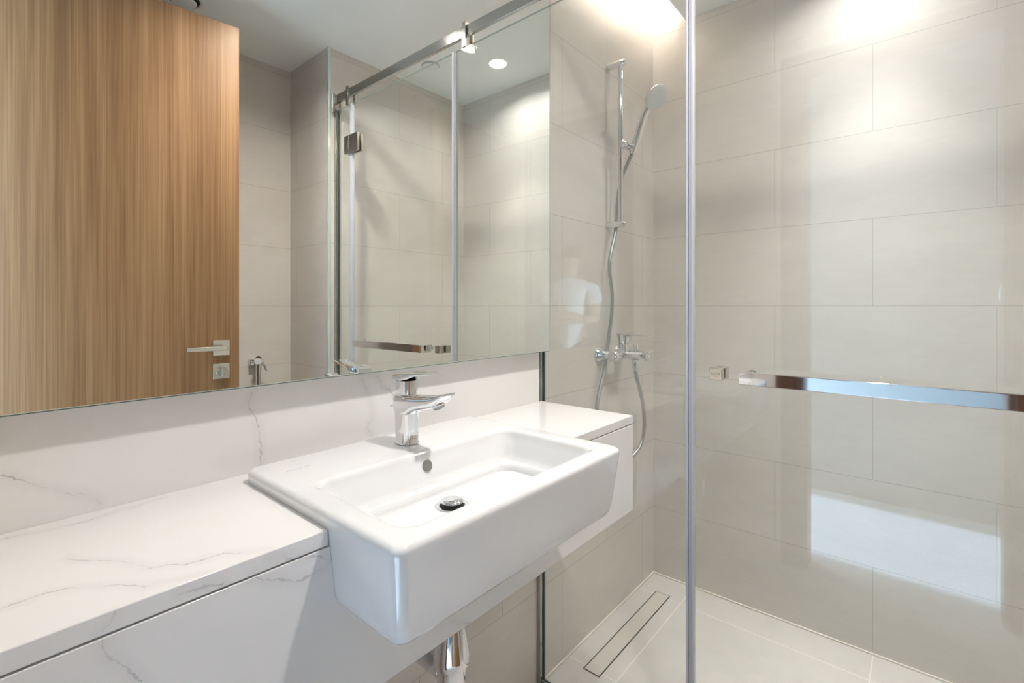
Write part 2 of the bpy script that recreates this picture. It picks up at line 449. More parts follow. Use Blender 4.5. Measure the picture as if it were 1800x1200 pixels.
def empty(name, loc, label=None, cat=None, group=None, rotz=0.0):
    o = bpy.data.objects.new(name, None); COL.objects.link(o); o.location = loc; o.empty_display_size = 0.05
    o.rotation_euler = (0, 0, rotz)
    if label: o['label'] = label
    if cat: o['category'] = cat
    if group: o['group'] = group
    return o

def tag(o, label, cat, group=None):
    o['label'] = label; o['category'] = cat
    if group: o['group'] = group
    return o

def struct(name, bm, m, label=None, parent=None, **kw):
    o = link(name, bm, m, parent, **kw); o['kind'] = 'structure'
    if label: o['label'] = label
    return o

def part(name, bm, m, root, **kw):
    """a part whose mesh is given in world space, parented to a root placed without rotation"""
    for v in bm.verts: v.co -= root.location
    return link(name, bm, m, root, **kw)

def child(name, bm, m, top, par, **kw):
    """sub-part in world space below a part of the thing `top`"""
    for v in bm.verts: v.co -= top.location
    return link(name, bm, m, par, **kw)

# ------------------------------------------------------------------ the room shell
T = 0.10
struct('wall_left', bx(XE - T, XF + T, YW, YW + T, 0, 2.80), M['tile_left'], 'long tiled wall behind the mirror and the shower rail')
struct('wall_far', bx(XF, XF + T, YR - T, YW, 0, 2.80), M['tile_far'], 'tiled far wall of the shower')
struct('wall_right', bx(XS, XF, YR - T, YR, 0, ZC + 0.02), M['tile_right'], 'tiled right side wall of the shower')
struct('wall_niche_side', bx(XS, XS + 0.02, YN, YR - T, 0, ZC + 0.02), M['tile_side'], 'tiled side of the niche beside the shower')
# the visible end face of the shower side wall shares the tile of the niche side
struct('wall_niche_end', bx(XS - 0.002, XS, YN, YR, 0, ZC + 0.02), M['tile_side'], 'tiled end face of the shower side wall')
struct('trim_1', bx(XS - 0.006, XS + 0.010, YR - 0.004, YR + 0.006, 0, ZC), M['mirror_light'], 'pale corner trim of the shower side wall', bevel=0.002)
struct('wall_niche_back', bx(XE - T, XS + 0.02, YN - T, YN, 0, ZC + 0.02), M['tile_niche'], 'tiled wall behind the open door')
DY0, DY1, DZ = -0.242, 0.427, 2.285      # doorway
bm = bmesh.new()
box(bm, XE - T, XE, DY1, YW, 0, ZC + 0.02); box(bm, XE - T, XE, YN, DY0, 0, ZC + 0.02); box(bm, XE - T, XE, DY0, DY1, DZ, ZC + 0.02)
struct('wall_entrance', bm, M['tile_side'], 'tiled wall with the doorway behind the camera')
bm = bmesh.new()
for y0, y1 in ((DY1, DY1 + 0.085), (DY0 - 0.03, DY0)):
    box(bm, XE, XE + 0.014, y0, y1, 0, DZ + 0.06); box(bm, XE - T - 0.014, XE - T, y0, y1, 0, DZ + 0.06)
box(bm, XE - T, XE, DY1 - 0.02, DY1, 0, DZ); box(bm, XE - T, XE, DY0, DY0 + 0.02, 0, DZ); box(bm, XE - T, XE, DY0, DY1, DZ - 0.02, DZ)
box(bm, XE, XE + 0.014, DY0 - 0.03, DY1 + 0.085, DZ, DZ + 0.06)
struct('trim_2', bm, M['frame_wood'], 'dark wood door frame of the entrance', bevel=0.002)
bm = bmesh.new()
box(bm, XE - T, XF, YN - T, YW, -0.05, 0)
struct('floor', bm, M['floor'], 'beige tiled bathroom floor')
# ceiling: full over the room; over the shower it stops short of the wall and leaves a cove
bm = bmesh.new()
box(bm, XE - T, XG, YN - T, YW, ZC, ZC + 0.06); box(bm, XG, XF, YR - T, 0.786, ZC, ZC + 0.06)
struct('ceiling', bm, M['ceiling'], 'pale painted ceiling')
bm = bmesh.new()
box(bm, XG - 0.02, XF, 0.70, YW, 2.72, 2.78); box(bm, XG - 0.02, XG, 0.70, YW, ZC + 0.06, 2.72); box(bm, XG, XF, 0.70, 0.72, ZC + 0.06, 2.72)
struct('ceiling_cove', bm, M['ceiling'], 'painted box of the light cove above the shower rail')
tag(link('led_strip', bx(XG + 0.04, XF - 0.03, 0.776, 0.784, ZC + 0.062, ZC + 0.072), M['strip']), 'warm light strip hidden in the ceiling cove above the shower rail', 'light strip')
# cream silicone joint between walls and shower floor
def caulk(name, x0, x1, y0, y1, lab):
    struct(name, bx(x0, x1, y0, y1, 0, 0.006), M['caulk'], lab, bevel=0.002)
caulk('trim_3', XG + 0.02, XF - 0.007, YW - 0.007, YW, 'cream joint along the foot of the rail wall')
caulk('trim_4', XF - 0.007, XF, YR, YW, 'cream joint along the foot of the far shower wall')
# corridor outside the doorway
HX = -1.26
struct('corridor_floor', bx(HX - T, XE - T, -1.6, 1.8, -0.05, 0), M['hall_floor'], 'pale floor outside the door')
struct('wall_corridor_far', bx(HX - T, HX, -1.6, 1.8, 0, 2.9), M['paint_grey'], 'painted wall opposite the bathroom door')
bm = bmesh.new(); box(bm, XE - T - 0.02, XE - T, YW, 1.8, 0, 2.9); box(bm, XE - T - 0.02, XE - T, -1.6, YN - T, 0, 2.9)
box(bm, XE - T - 0.02, XE - T, DY1 + 0.085, YW, 0, 2.9); box(bm, XE - T - 0.02, XE - T, YN - T, DY0 - 0.03, 0, 2.9); box(bm, XE - T - 0.02, XE - T, DY0 - 0.03, DY1 + 0.085, DZ + 0.06, 2.9)
struct('wall_corridor_near', bm, M['paint'], 'painted corridor side of the bathroom wall')
struct('wall_corridor_end', bx(HX - T, XE - T, -1.7, -1.6, 0, 2.9), M['paint'], 'painted end of the corridor')
struct('ceiling_corridor', bx(HX - T, XE - T, -1.7, 1.9, 2.9, 3.0), M['ceiling'], 'corridor ceiling')
bm = bmesh.new()
box(bm, HX - T, -1.22, 1.8, 1.9, 0, 2.9); box(bm, -0.30, XE - T, 1.8, 1.9, 0, 2.9); box(bm, -1.22, -0.30, 1.8, 1.9, 0, 0.2); box(bm, -1.22, -0.30, 1.8, 1.9, 2.3, 2.9)
struct('wall_corridor_window', bm, M['paint'], 'corridor wall with the window')
bm = bmesh.new()
for a in ((-1.22, -1.18, 0.2, 2.3), (-0.34, -0.30, 0.2, 2.3), (-1.18, -0.34, 0.2, 0.24), (-1.18, -0.34, 2.26, 2.3)):
    box(bm, a[0], a[1], 1.83, 1.87, a[2], a[3])
struct('window_1', bm, M['white_plastic'], 'window at the end of the corridor')

# ------------------------------------------------------------------ the door leaf, standing open
dr = empty('door_1', (0.74, -0.24, 0.0)); dr['kind'] = 'structure'; dr['label'] = 'open oak veneer bathroom door seen in the mirror'
ang = math.atan(0.104); dr.rotation_euler = (0, 0, ang)
# local frame: leaf runs along -x from the free edge, face towards the mirror at y = 0
link('door_leaf', bx(-0.80, 0, -0.044, 0, 0.008, 2.27), M['wood'], dr, bevel=0.0015)
def rose(name, x, z):
    bm = bmesh.new(); box(bm, x - 0.028, x + 0.028, 0.0005, 0.009, z - 0.029, z + 0.029)
    return link(name, bm, M['nickel'], dr, bevel=0.0015)
hx = -0.062; hz = 1.041
rs = rose('door_handle', hx, hz)
bm = bmesh.new(); rod(bm, (hx, 0.008, hz), (hx, 0.045, hz), 0.009)
link('lever_neck', bm, M['nickel'], rs, smooth=True, sharp=40)
bm = bmesh.new(); box(bm, hx - 0.118, hx + 0.012, 0.041, 0.053, hz - 0.0085, hz + 0.0085)
link('lever', bm, M['nickel'], rs, bevel=0.003)
rs = rose('thumbturn_rose', hx, 0.953)
bm = bmesh.new(); lathe_dir(bm, (hx, 0.009, 0.953), (0, 1, 0), [(0, 0.019), (0.004, 0.019), (0.006, 0.016)], 32)
link('rose_ring', bm, M['nickel'], rs, smooth=True, sharp=40)
bm = bmesh.new(); box(bm, hx - 0.0035, hx + 0.0035, 0.015, 0.031, 0.953 - 0.017, 0.953 + 0.017)
link('thumbturn', bm, M['nickel'], rs, bevel=0.002)
link('latch_plate', bx(-0.0002, 0.0012, -0.032, -0.012, 1.00, 1.09), M['nickel'], dr, bevel=0.0005)
for z in (0.25, 1.14, 2.03):
    bm = bmesh.new(); rod(bm, (-0.803, 0.006, z - 0.05), (-0.803, 0.006, z + 0.05), 0.006)
    link('door_hinge', bm, M['nickel'], dr, smooth=True, sharp=40)

# ------------------------------------------------------------------ vanity
XB0, XB1 = 0.3335, 0.8675          # basin outer width (at counter level)
bm = bmesh.new()
poly = [(XE, YF), (XB0, YF), (XB0, 0.872), (XB1, 0.872), (XB1, YF), (1.2215, YF), (1.2215, 0.9195), (XE, 0.9195)]
prism(bm, poly, ZT - 0.0215, ZT)
ct = link('countertop', bm, M['quartz'], bevel=0.0012)
origin_to(ct, (0.10, 0.76, ZT - 0.0215)); tag(ct, 'white veined quartz countertop around the basin below the mirror', 'countertop')
bs = link('backsplash', bx(XE, 1.2115, 0.9196, YW - 0.0005, ZT - 0.0215, 1.0555), M['quartz'], bevel=0.001)
tag(bs, 'low white veined quartz backsplash strip between countertop and mirror', 'backsplash')
ap = empty('vanity_panel', (XE + 0.01, YF, 0.641), 'white veined quartz front panel hanging under the countertop', 'vanity panel')
bm = bmesh.new()
poly = [(XE, 0.641), (1.2215, 0.641), (1.2215, 0.8752), (0.8648, 0.8752), (0.8572, 0.806), (0.849, 0.7915), (0.352, 0.7915), (0.3438, 0.806), (0.3362, 0.8752), (XE, 0.8752)]
prism(bm, poly, YF, YF + 0.020, 'y')
part('front_panel', bm, M['quartz'], ap, bevel=0.0010)
for x0, x1 in ((XE, XB0 - 0.004), (XB1 + 0.004, 1.2215)):  # dark backing strips: their colour stands in for shade in the gap under the slab
    part('gap_shade_strip', bx(x0, x1, YF + 0.006, YF + 0.06, 0.860, ZT - 0.0217), M['steel_dark'], ap)
for x in (-0.02, 1.19):
    part('wall_bracket', bx(x - 0.015, x + 0.015, YF + 0.02, 0.9194, 0.81, 0.859), M['steel'], ap)

# mirror: a thick panel standing proud of the wall
mr = empty('wall_mirror', (0.56, YW, 1.057), 'large frameless mirror above the countertop reflecting the open door', 'mirror')
ZM0, ZM1, XM0, XM1 = 1.0575, 2.40, XE + 0.001, 1.2235
part('mirror_glass', bx(XM0 + 0.0, XM1 - 0.0032, YM, YM + 0.005, ZM0 + 0.0022, ZM1), M['mirror'], mr)
bm = bmesh.new(); box(bm, XM0, XM1 - 0.0032, YM + 0.0002, YM + 0.005, ZM0 + 0.0008, ZM0 + 0.0022); box(bm, XM1 - 0.0032, XM1 - 0.0016, YM + 0.0002, YM + 0.005, ZM0, ZM1)
part('polished_edge', bm, M['mirror_light'], mr)
bm = bmesh.new(); box(bm, XM0, XM1 - 0.0016, YM + 0.0008, YM + 0.006, ZM0 - 0.0006, ZM0 + 0.0008); box(bm, XM1 - 0.0016, XM1, YM + 0.0008, YM + 0.006, ZM0, ZM1)
part('dark_edge', bm, M['mirror_edge'], mr)
part('backing_box', bx(XM0 + 0.001, XM1 - 0.003, YM + 0.006, YW - 0.0005, ZM0 + 0.001, ZM1), M['board'], mr)

# ------------------------------------------------------------------ basin
BX, BY = 0.6005, 0.0
bn = empty('basin', (0.6, 0.66, 0.79), 'white rectangular ceramic basin set half into the countertop', 'basin')
bm = bmesh.new()
def outer(ins, z, r=0.016):
    x0, x1, y0, y1 = 0.332 + ins, 0.869 - ins, 0.4545 + ins, 0.880
    return rrect((x0 + x1) / 2, (y0 + y1) / 2, (x1 - x0) / 2, (y1 - y0) / 2, r, z, 8)
def inner(x0, x1, y0, y1, r, z):
    return rrect((x0 + x1) / 2, (y0 + y1) / 2, (x1 - x0) / 2, (y1 - y0) / 2, r, z, 8)
ZR = 0.9205
rings = [outer(0.06, 0.790, 0.02), outer(0.030, 0.789, 0.018), outer(0.018, 0.7915, 0.018), outer(0.0145, 0.797, 0.018), outer(0.0115, 0.81, 0.018)]
for t in (0.2, 0.4, 0.6, 0.8, 0.94, 1.0): rings.append(outer(0.0115 - 0.0115 * t, 0.81 + 0.1015 * t))
for k in range(1, 7):
    a = R(90 * k / 6); rings.append(outer(0.009 * (1 - math.cos(a)), 0.9115 + (ZR - 0.9115) * math.sin(a), 0.016))
IX0, IX1, IY0, IY1 = 0.366, 0.837, 0.484, 0.737
rings.append(inner(0.332 + 0.012, 0.869 - 0.012, 0.4545 + 0.012, 0.880 - 0.003, 0.016, ZR))
rings.append(inner(IX0 - 0.004, IX1 + 0.004, IY0 - 0.004, IY1 + 0.008, 0.03, ZR))
for k in range(0, 6):
    a = R(90 * k / 5); ins = 0.010 * math.sin(a); dz = 0.012 * (1 - math.cos(a))
    rings.append(inner(IX0 + ins, IX1 - ins, IY0 + ins, IY1 - ins, 0.030, ZR - dz))
A = (IX0 + 0.010, IX1 - 0.010, IY0 + 0.010, IY1 - 0.010)
Bf = (0.405, 0.800, 0.520, 0.700)
for t in (0.25, 0.5, 0.75, 1.0):
    q = [A[i] + (Bf[i] - A[i]) * t * 0.62 for i in range(4)]
    rings.append(inner(*q, 0.034, ZR - 0.010 - 0.052 * t))
for k in range(1, 7):
    a = R(90 * k / 6)
    q = [A[i] + (Bf[i] - A[i]) * (0.62 + 0.38 * math.sin(a)) for i in range(4)]
    rings.append(inner(*q, 0.036 - 0.004 * k / 6, ZR - 0.062 - 0.018 * (1 - math.cos(a))))
DX, DY_, DZ_ = 0.600, 0.655, 0.834
last = Bf
for t in (0.35, 0.7, 0.9, 1.0):
    tgt = (DX - 0.032, DX + 0.032, DY_ - 0.032, DY_ + 0.032)
    q = [Bf[i] + (tgt[i] - Bf[i]) * t for i in range(4)]
    rings.append(inner(*q, 0.032, ZR - 0.080 - (ZR - 0.080 - DZ_) * t))
vr = loft(bm, rings, cap=False)
bm.faces.new(vr[0]); bm.faces.new(vr[-1][::-1])
bo = part('bowl', bm, M['ceramic'], bn, smooth=True)
bo.data.set_sharp_from_angle(angle=R(60))
bm = bmesh.new(); lathe_dir(bm, (DX, DY_, DZ_ - 0.001), (0, 0, 1), [(0, 0.0315), (0.0022, 0.0315), (0.003, 0.030), (0.0026, 0.0235), (0.0005, 0.0225), (0.0004, 0.001)], 48)
fl = part('drain_flange', bm, M['chrome'], bn, smooth=True, sharp=50)
bm = bmesh.new(); lathe_dir(bm, (DX, DY_, DZ_ + 0.0006), (0, 0, 1), [(0, 0.0222), (0.0006, 0.0222), (0.0007, 0.001)], 40)
child('drain_hole', bm, M['black'], bn, fl)
bm = bmesh.new(); lathe_dir(bm, (DX, DY_, DZ_ + 0.0012), (0, 0, 1), [(0, 0.006), (0.0055, 0.006), (0.0055, 0.0195), (0.0085, 0.0205), (0.0105, 0.019), (0.0118, 0.014), (0.0122, 0.002)], 40)
child('plug', bm, M['chrome'], bn, fl, smooth=True, sharp=50)
# overflow hole in the back of the bowl
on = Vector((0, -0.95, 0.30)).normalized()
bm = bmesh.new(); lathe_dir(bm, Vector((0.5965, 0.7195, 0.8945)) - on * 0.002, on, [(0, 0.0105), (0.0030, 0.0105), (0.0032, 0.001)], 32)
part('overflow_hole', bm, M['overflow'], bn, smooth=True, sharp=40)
# tiny printed mark on the rear deck, left
bm = bmesh.new()
for i, (x, w) in enumerate(((0.372, 0.010), (0.386, 0.004), (0.393, 0.006), (0.403, 0.010))):
    box(bm, x, x + w, 0.812 + 0.002 * (i % 2), 0.8128 + 0.002 * (i % 2), ZR + 0.0001, ZR + 0.0004)
part('printed_mark', bm, plain('faint_grey_print', (0.62, 0.61, 0.60), 0.5, vary=0.02), bn)

# ------------------------------------------------------------------ basin tap
FX, FY = 0.610, 0.800
tp = empty('basin_mixer_tap', (FX, FY, ZR), 'chrome single lever basin tap standing on the rear rim of the basin', 'tap')
def xz_ring(y, z0, z1, hw, r, n=5, dy=0.0, cx=FX):
    out = []
    for p in rrect(cx, (z0 + z1) / 2, hw, (z1 - z0) / 2, r, 0, n): out.append(Vector((p.x, y, p.y)))
    return out
bm = bmesh.new()
loft(bm, [rrect(FX, FY, 0.0215, 0.0235, 0.0165, z, 6) for z in (ZR + 0.001, ZR + 0.003)] +
     [rrect(FX, FY, 0.0205 + 0.0015 * t, 0.0225 + 0.002 * t, 0.0165, ZR + 0.004 + (1.0155 - ZR - 0.004) * t, 6) for t in (0, 0.25, 0.5, 0.75, 1)] +
     [rrect(FX, FY, 0.0208, 0.0232, 0.0155, 1.0175, 6)])
part('body', bm, M['chrome'], tp, smooth=True, sharp=50)
bm = bmesh.new()
secs = [(0.8235, 0.985, 1.0170, 0.0175), (0.815, 0.975, 1.0180, 0.0205), (0.800, 0.974, 1.0185, 0.0222), (0.780, 0.980, 1.0195, 0.0222), (0.768, 0.988, 1.0202, 0.0218),
        (0.755, 0.993, 1.0212, 0.0214), (0.735, 0.9975, 1.0235, 0.0208), (0.715, 1.002, 1.0262, 0.020), (0.700, 1.009, 1.029, 0.0192), (0.688, 1.018, 1.0318, 0.0182), (0.676, 1.0300, 1.0345, 0.0165)]
loft(bm, [xz_ring(y, a, b, w, min(0.011, (b - a) * 0.45)) for y, a, b, w in secs])
sp_ = part('spout', bm, M['chrome'], tp, smooth=True, sharp=50)
ad = Vector((0, -0.55, -0.84)).normalized()
bm = bmesh.new(); lathe_dir(bm, Vector((FX, 0.7045, 1.0095)) - ad * 0.002, ad, [(0, 0.0125), (0.007, 0.0125), (0.008, 0.0115), (0.0065, 0.0105)], 32)
ae = child('aerator', bm, M['chrome'], tp, sp_, smooth=True, sharp=40)
bm = bmesh.new(); lathe_dir(bm, Vector((FX, 0.7045, 1.0095)) + ad * 0.0040, ad, [(0, 0.0104), (0.0026, 0.0104), (0.0028, 0.001)], 32)
child('aerator_mesh', bm, M['aerator'], tp, sp_, smooth=True, sharp=40)
# lever: upright block and a thin blade reaching over the spout
bm = bmesh.new()
loft(bm, [rrect(FX, FY + 0.001, 0.0195 + 0.001 * t, 0.0215 + 0.001 * t, 0.0165, 1.0205 + (1.048 - 1.0205) * t, 6) for t in (0, 0.08, 0.5, 1)])
lv = part('lever', bm, M['chrome'], tp, smooth=True, sharp=50)
bm = bmesh.new()
bl = [(0.8265, 1.0470, 1.0590, 0.0165), (0.815, 1.0470, 1.0615, 0.0210), (0.795, 1.0480, 1.0632, 0.0222), (0.775, 1.0535, 1.0645, 0.0218), (0.755, 1.0600, 1.0660, 0.0205), (0.735, 1.0640, 1.0678, 0.0188), (0.716, 1.0662, 1.0688, 0.0165), (0.711, 1.0676, 1.0690, 0.0150)]
loft(bm, [xz_ring(y, a, b, w, min(0.004, (b - a) * 0.45)) for y, a, b, w in bl])
child('lever_blade', bm, M['chrome'], tp, lv, smooth=True, sharp=50)
bm = bmesh.new(); tube(bm, catmull([(FX - 0.004, 0.8275, ZR + 0.001), (FX - 0.004, 0.8280, 0.975), (FX - 0.004, 0.831, 0.986), (FX - 0.004, 0.838, 0.990), (FX - 0.004, 0.850, 0.989)], 8), 0.0018, 10)
part('pop_up_rod', bm, M['chrome'], tp, smooth=True)

# ------------------------------------------------------------------ bottle trap below the basin
bt = empty('bottle_trap', (0.603, 0.66, 0.44), 'chrome bottle trap below the basin', 'bottle trap')
bm = bmesh.new(); lathe_dir(bm, (0.603, 0.66, 0.545), (0, 0, 1), [(0, 0.0275), (0.001, 0.0325), (0.004, 0.0335), (0.018, 0.0330), (0.060, 0.0255), (0.075, 0.0220), (0.110, 0.0180)], 40)
part('cone_cover', bm, M['chrome'], bt, smooth=True, sharp=45)
bm = bmesh.new(); lathe_dir(bm, (0.603, 0.66, 0.40), (0, 0, 1), [(0, 0.02), (0.008, 0.0265), (0.1445, 0.0265)], 40)
part('bottle', bm, M['chrome'], bt, smooth=True, sharp=45)
bm = bmesh.new(); rod(bm, (0.603, 0.66, 0.654), (0.603, 0.66, 0.789), 0.0155)
part('tailpipe', bm, M['chrome'], bt, smooth=True, sharp=45)
bm = bmesh.new(); tube(bm, catmull([(0.603, 0.68, 0.52), (0.603, 0.76, 0.52), (0.603, 0.86, 0.52), (0.603, YW - 0.001, 0.52)], 6), 0.016, 20)
part('waste_pipe', bm, M['chrome'], bt, smooth=True)

# ------------------------------------------------------------------ shower screen
ZG = 2.135
YS = 0.4545       # meeting seam of fixed panel and door
YH = -0.245       # hinge seam
def pane(root, y0, y1, z0=0.012):
    bm = bmesh.new()
    v = box(bm, XG - 0.004, XG + 0.004, y0, y1, z0, ZG)
    for f in bm.faces:
        n = f.calc_center_median()
        if abs(n.x - XG) < 0.002: f.material_index = 1
    return part('glass_pane', bm, [M['glass'], M['glass_edge']], root)
g1 = empty('shower_fixed_panel', (XG, 0.69, 0), 'clear fixed glass shower panel standing at the end of the countertop', 'glass panel')
# pane notched around the mirror and backsplash: it stops at the channel
pane(g1, YS + 0.006, YW - 0.006)
part('wall_channel', bx(XG - 0.0135, XG - 0.0045, YW - 0.014, YW - 0.0006, 0.0, 2.14), M['steel'], g1, bevel=0.0008)
part('wall_channel', bx(XG + 0.0045, XG + 0.012, YW - 0.014, YW - 0.0006, 0.0, 2.14), M['steel_dark'], g1, bevel=0.0008)
part('floor_channel', bx(XG - 0.009, XG - 0.0045, YS + 0.01, YW - 0.014, 0.0005, 0.016), M['steel'], g1, bevel=0.0008)
part('floor_channel', bx(XG + 0.0045, XG + 0.009, YS + 0.01, YW - 0.014, 0.0005, 0.016), M['steel_dark'], g1, bevel=0.0008)
def seal(root, ya, yb, x0=XG - 0.008, x1=XG + 0.008):
    s = part('edge_seal', bx(x0, x1, ya, yb, 0.012, ZG), M['seal'], root, bevel=0.0012)
    return s
seal(g1, YS + 0.0015, YS + 0.0075)
d1 = empty('shower_door', (XG, 0.10, 0), 'hinged clear glass shower door with a flat chrome towel bar', 'shower door')
pane(d1, YH + 0.008, YS - 0.008, 0.012)
s1 = seal(d1, YS - 0.0115, YS - 0.0005)
child('seal_core', bx(XG - 0.0086, XG + 0.0086, YS - 0.0062, YS - 0.0048, 0.012, ZG), M['seal_core'], d1, s1)
s2 = seal(d1, YH + 0.0005, YH + 0.0085)
part('bottom_sweep', bx(XG - 0.006, XG + 0.006, YH + 0.01, YS - 0.012, 0.003, 0.0118), M['seal'], d1)
g2 = empty('shower_hinge_panel', (XG, -0.31, 0), 'narrow clear fixed glass strip between shower door hinge and tiled wall', 'glass panel')
pane(g2, YR + 0.004, YH - 0.008)
seal(g2, YH - 0.0085, YH - 0.0005)
part('wall_channel', bx(XG - 0.012, XG - 0.0045, YR + 0.0004, YR + 0.014, 0.0, 2.14), M['steel'], g2, bevel=0.0008)
part('wall_channel', bx(XG + 0.0045, XG + 0.012, YR + 0.0004, YR + 0.014, 0.0, 2.14), M['steel_dark'], g2, bevel=0.0008)
# hinge on the door
for hz_ in (1.905,):
    hg = part('hinge', bx(XG - 0.017, XG - 0.0045, YH - 0.042, YH + 0.068, hz_, hz_ + 0.082), M['steel'], d1, bevel=0.0015)
    child('hinge_plate', bx(XG + 0.0045, XG + 0.014, YH - 0.042, YH + 0.068, hz_, hz_ + 0.082), M['nickel'], d1, hg, bevel=0.0015)
    child('hinge_slot', bx(XG - 0.0174, XG - 0.0168, YH - 0.012, YH + 0.004, hz_ + 0.022, hz_ + 0.060), M['chrome'], d1, hg)
    bm = bmesh.new(); rod(bm, (XG - 0.017, YH - 0.001, hz_ + 0.004), (XG - 0.017, YH - 0.001, hz_ + 0.020), 0.003); rod(bm, (XG - 0.017, YH - 0.001, hz_ + 0.063), (XG - 0.017, YH - 0.001, hz_ + 0.079), 0.003)
    child('hinge_pin', bm, M['nickel'], d1, hg, smooth=True, sharp=40)
# towel bar: flat chrome bar with returns to the glass
XBAR = 1.1755
bm = bmesh.new()
y0, y1, z0, z1, th = -0.160, 0.3235, 1.0185, 1.0485, 0.009
box(bm, XBAR, XBAR + th, y0, y1, z0, z1)
tb = part('towel_bar', bm, M['chrome'], d1, bevel=0.0018, segs=3)
for ya, yb in ((y1 - 0.009, y1), (y0, y0 + 0.009)):
    child('bar_return', bx(XBAR + th + 0.0002, XG - 0.0048, ya, yb, z0, z1), M['chrome'], d1, tb, bevel=0.0012)
bm = bmesh.new(); lathe_dir(bm, (XG + 0.0045, y1 - 0.014, z1 - 0.012), (1, 0, 0), [(0, 0.011), (0.005, 0.011), (0.007, 0.009)], 28); lathe_dir(bm, (XG + 0.0045, y0 + 0.014, z1 - 0.012), (1, 0, 0), [(0, 0.011), (0.005, 0.011), (0.007, 0.009)], 28)
child('bar_fixing', bm, M['chrome'], d1, tb, smooth=True, sharp=40)
# square knob either side of the glass
KY0, KY1, KZ0, KZ1 = 0.3685, 0.3975, 1.0195, 1.0485
kb = part('square_knob', bx(XG - 0.0265, XG - 0.0062, KY0, KY1, KZ0, KZ1), M['nickel'], d1, bevel=0.0015)
child('knob_washer', bx(XG - 0.0062, XG - 0.0042, KY0 + 0.003, KY1 - 0.003, KZ0 + 0.003, KZ1 - 0.003), M['black'], d1, kb)
child('inner_knob', bx(XG + 0.0045, XG + 0.030, KY0, KY1, KZ0, KZ1), M['nickel'], d1, kb, bevel=0.0015)
def text_mesh(body, size, loc, rot, m, parent, name, top):
    cu = bpy.data.curves.new(name, 'FONT'); cu.body = body; cu.size = size; cu.align_x = 'CENTER'; cu.align_y = 'CENTER'; cu.extrude = 0.0001
    tmp = bpy.data.objects.new(name, cu); COL.objects.link(tmp)
    bpy.context.view_layer.update()
    me = bpy.data.meshes.new_from_object(tmp)
    bpy.data.objects.remove(tmp, do_unlink=True)
    me.transform(Matrix.Translation(Vector(loc) - top.location) @ Euler(rot).to_matrix().to_4x4())
    o = bpy.data.objects.new(name, me); COL.objects.link(o); me.materials.append(m); o.parent = parent
    return o
kc = (KY0 + KY1) / 2
text_mesh('AXOR', 0.0080, (XG - 0.0267, kc, 1.0350), (R(90), 0, R(-90)), M['ink'], kb, 'engraved_lettering', d1)
text_mesh('GLASS', 0.0038, (XG - 0.0267, kc, 1.0290), (R(90), 0, R(-90)), M['ink'], kb, 'engraved_small_lettering', d1)
# header rail above the glass
hr = empty('header_rail', (XG - 0.017, 0.25, 2.16), 'flat steel stabiliser rail along the top of the shower glass', 'rail')
part('rail', bx(XG - 0.024, XG - 0.010, YR + 0.0145, YM - 0.002, 2.158, 2.196), M['steel'], hr, bevel=0.0015)
for yc in (YR + 0.0235, -0.238, 0.530):
    c = part('rail_clamp', bx(XG - 0.032, XG - 0.0242, yc - 0.009, yc + 0.009, 2.118, 2.206), M['steel'], hr, bevel=0.001)
    child('clamp_back', bx(XG + 0.0045, XG + 0.011, yc - 0.009, yc + 0.009, 2.118, 2.206), M['nickel'], hr, c, bevel=0.001)
    child('clamp_top', bx(XG - 0.0242, XG + 0.0045, yc - 0.009, yc + 0.009, 2.1965, 2.206), M['nickel'], hr, c, bevel=0.001)

# ------------------------------------------------------------------ linear drain
ld = empty('linear_drain', (1.657, 0.83, 0), 'long narrow tile insert drain in the shower floor by the wall', 'floor drain')
dx0, dx1, dy0, dy1 = 1.371, 1.943, 0.7995, 0.8605
bm = bmesh.new()
for a in ((dx0, dx1, dy0, dy0 + 0.0035), (dx0, dx1, dy1 - 0.0035, dy1), (dx0, dx0 + 0.0035, dy0 + 0.0035, dy1 - 0.0035), (dx1 - 0.0015, dx1, dy0 + 0.0035, dy1 - 0.0035)):
    box(bm, a[0], a[1], a[2], a[3], 0.0003, 0.0016)
part('slot_frame', bm, M['steel_dark'], ld)
part('tile_insert', bx(dx0 + 0.0036, dx1 - 0.0016, dy0 + 0.0036, dy1 - 0.0036, 0.0003, 0.0014), plain('beige_insert_tile', (0.64, 0.59, 0.54), 0.4, vary=0.05), ld)

# ------------------------------------------------------------------ shower rail set
SX, SY = 1.662, 0.877
sr = empty('shower_slide_rail', (SX, SY, 1.50), 'chrome vertical slide rail on the tiled shower wall', 'shower rail')
bm = bmesh.new(); rod(bm, (SX, SY, 1.508), (SX, SY, 2.112), 0.0095)
part('rail_tube', bm, M['chrome'], sr, smooth=True, sharp=40)
for z in (2.116, 1.507):
    bm = bmesh.new(); lathe_dir(bm, (SX, YW - 0.0008, z), (0, -1, 0), [(0, 0.0135), (0.060, 0.0135), (0.067, 0.0125), (0.073, 0.0095), (0.0765, 0.005), (0.0775, 0.0005)], 32)
    part('wall_bracket', bm, M['chrome'], sr, smooth=True, sharp=50)
HZ = 1.806; HYc = 0.862
bm = bmesh.new(); lathe_dir(bm, (SX - 0.024, HYc, HZ), (1, 0, -0.02), [(0, 0.0005), (0.001, 0.007), (0.004, 0.0125), (0.009, 0.0155), (0.016, 0.0150), (0.076, 0.0150), (0.079, 0.0135), (0.0795, 0.001)], 32)
hd = part('slider_holder', bm, M['chrome'], sr, smooth=True, sharp=50)
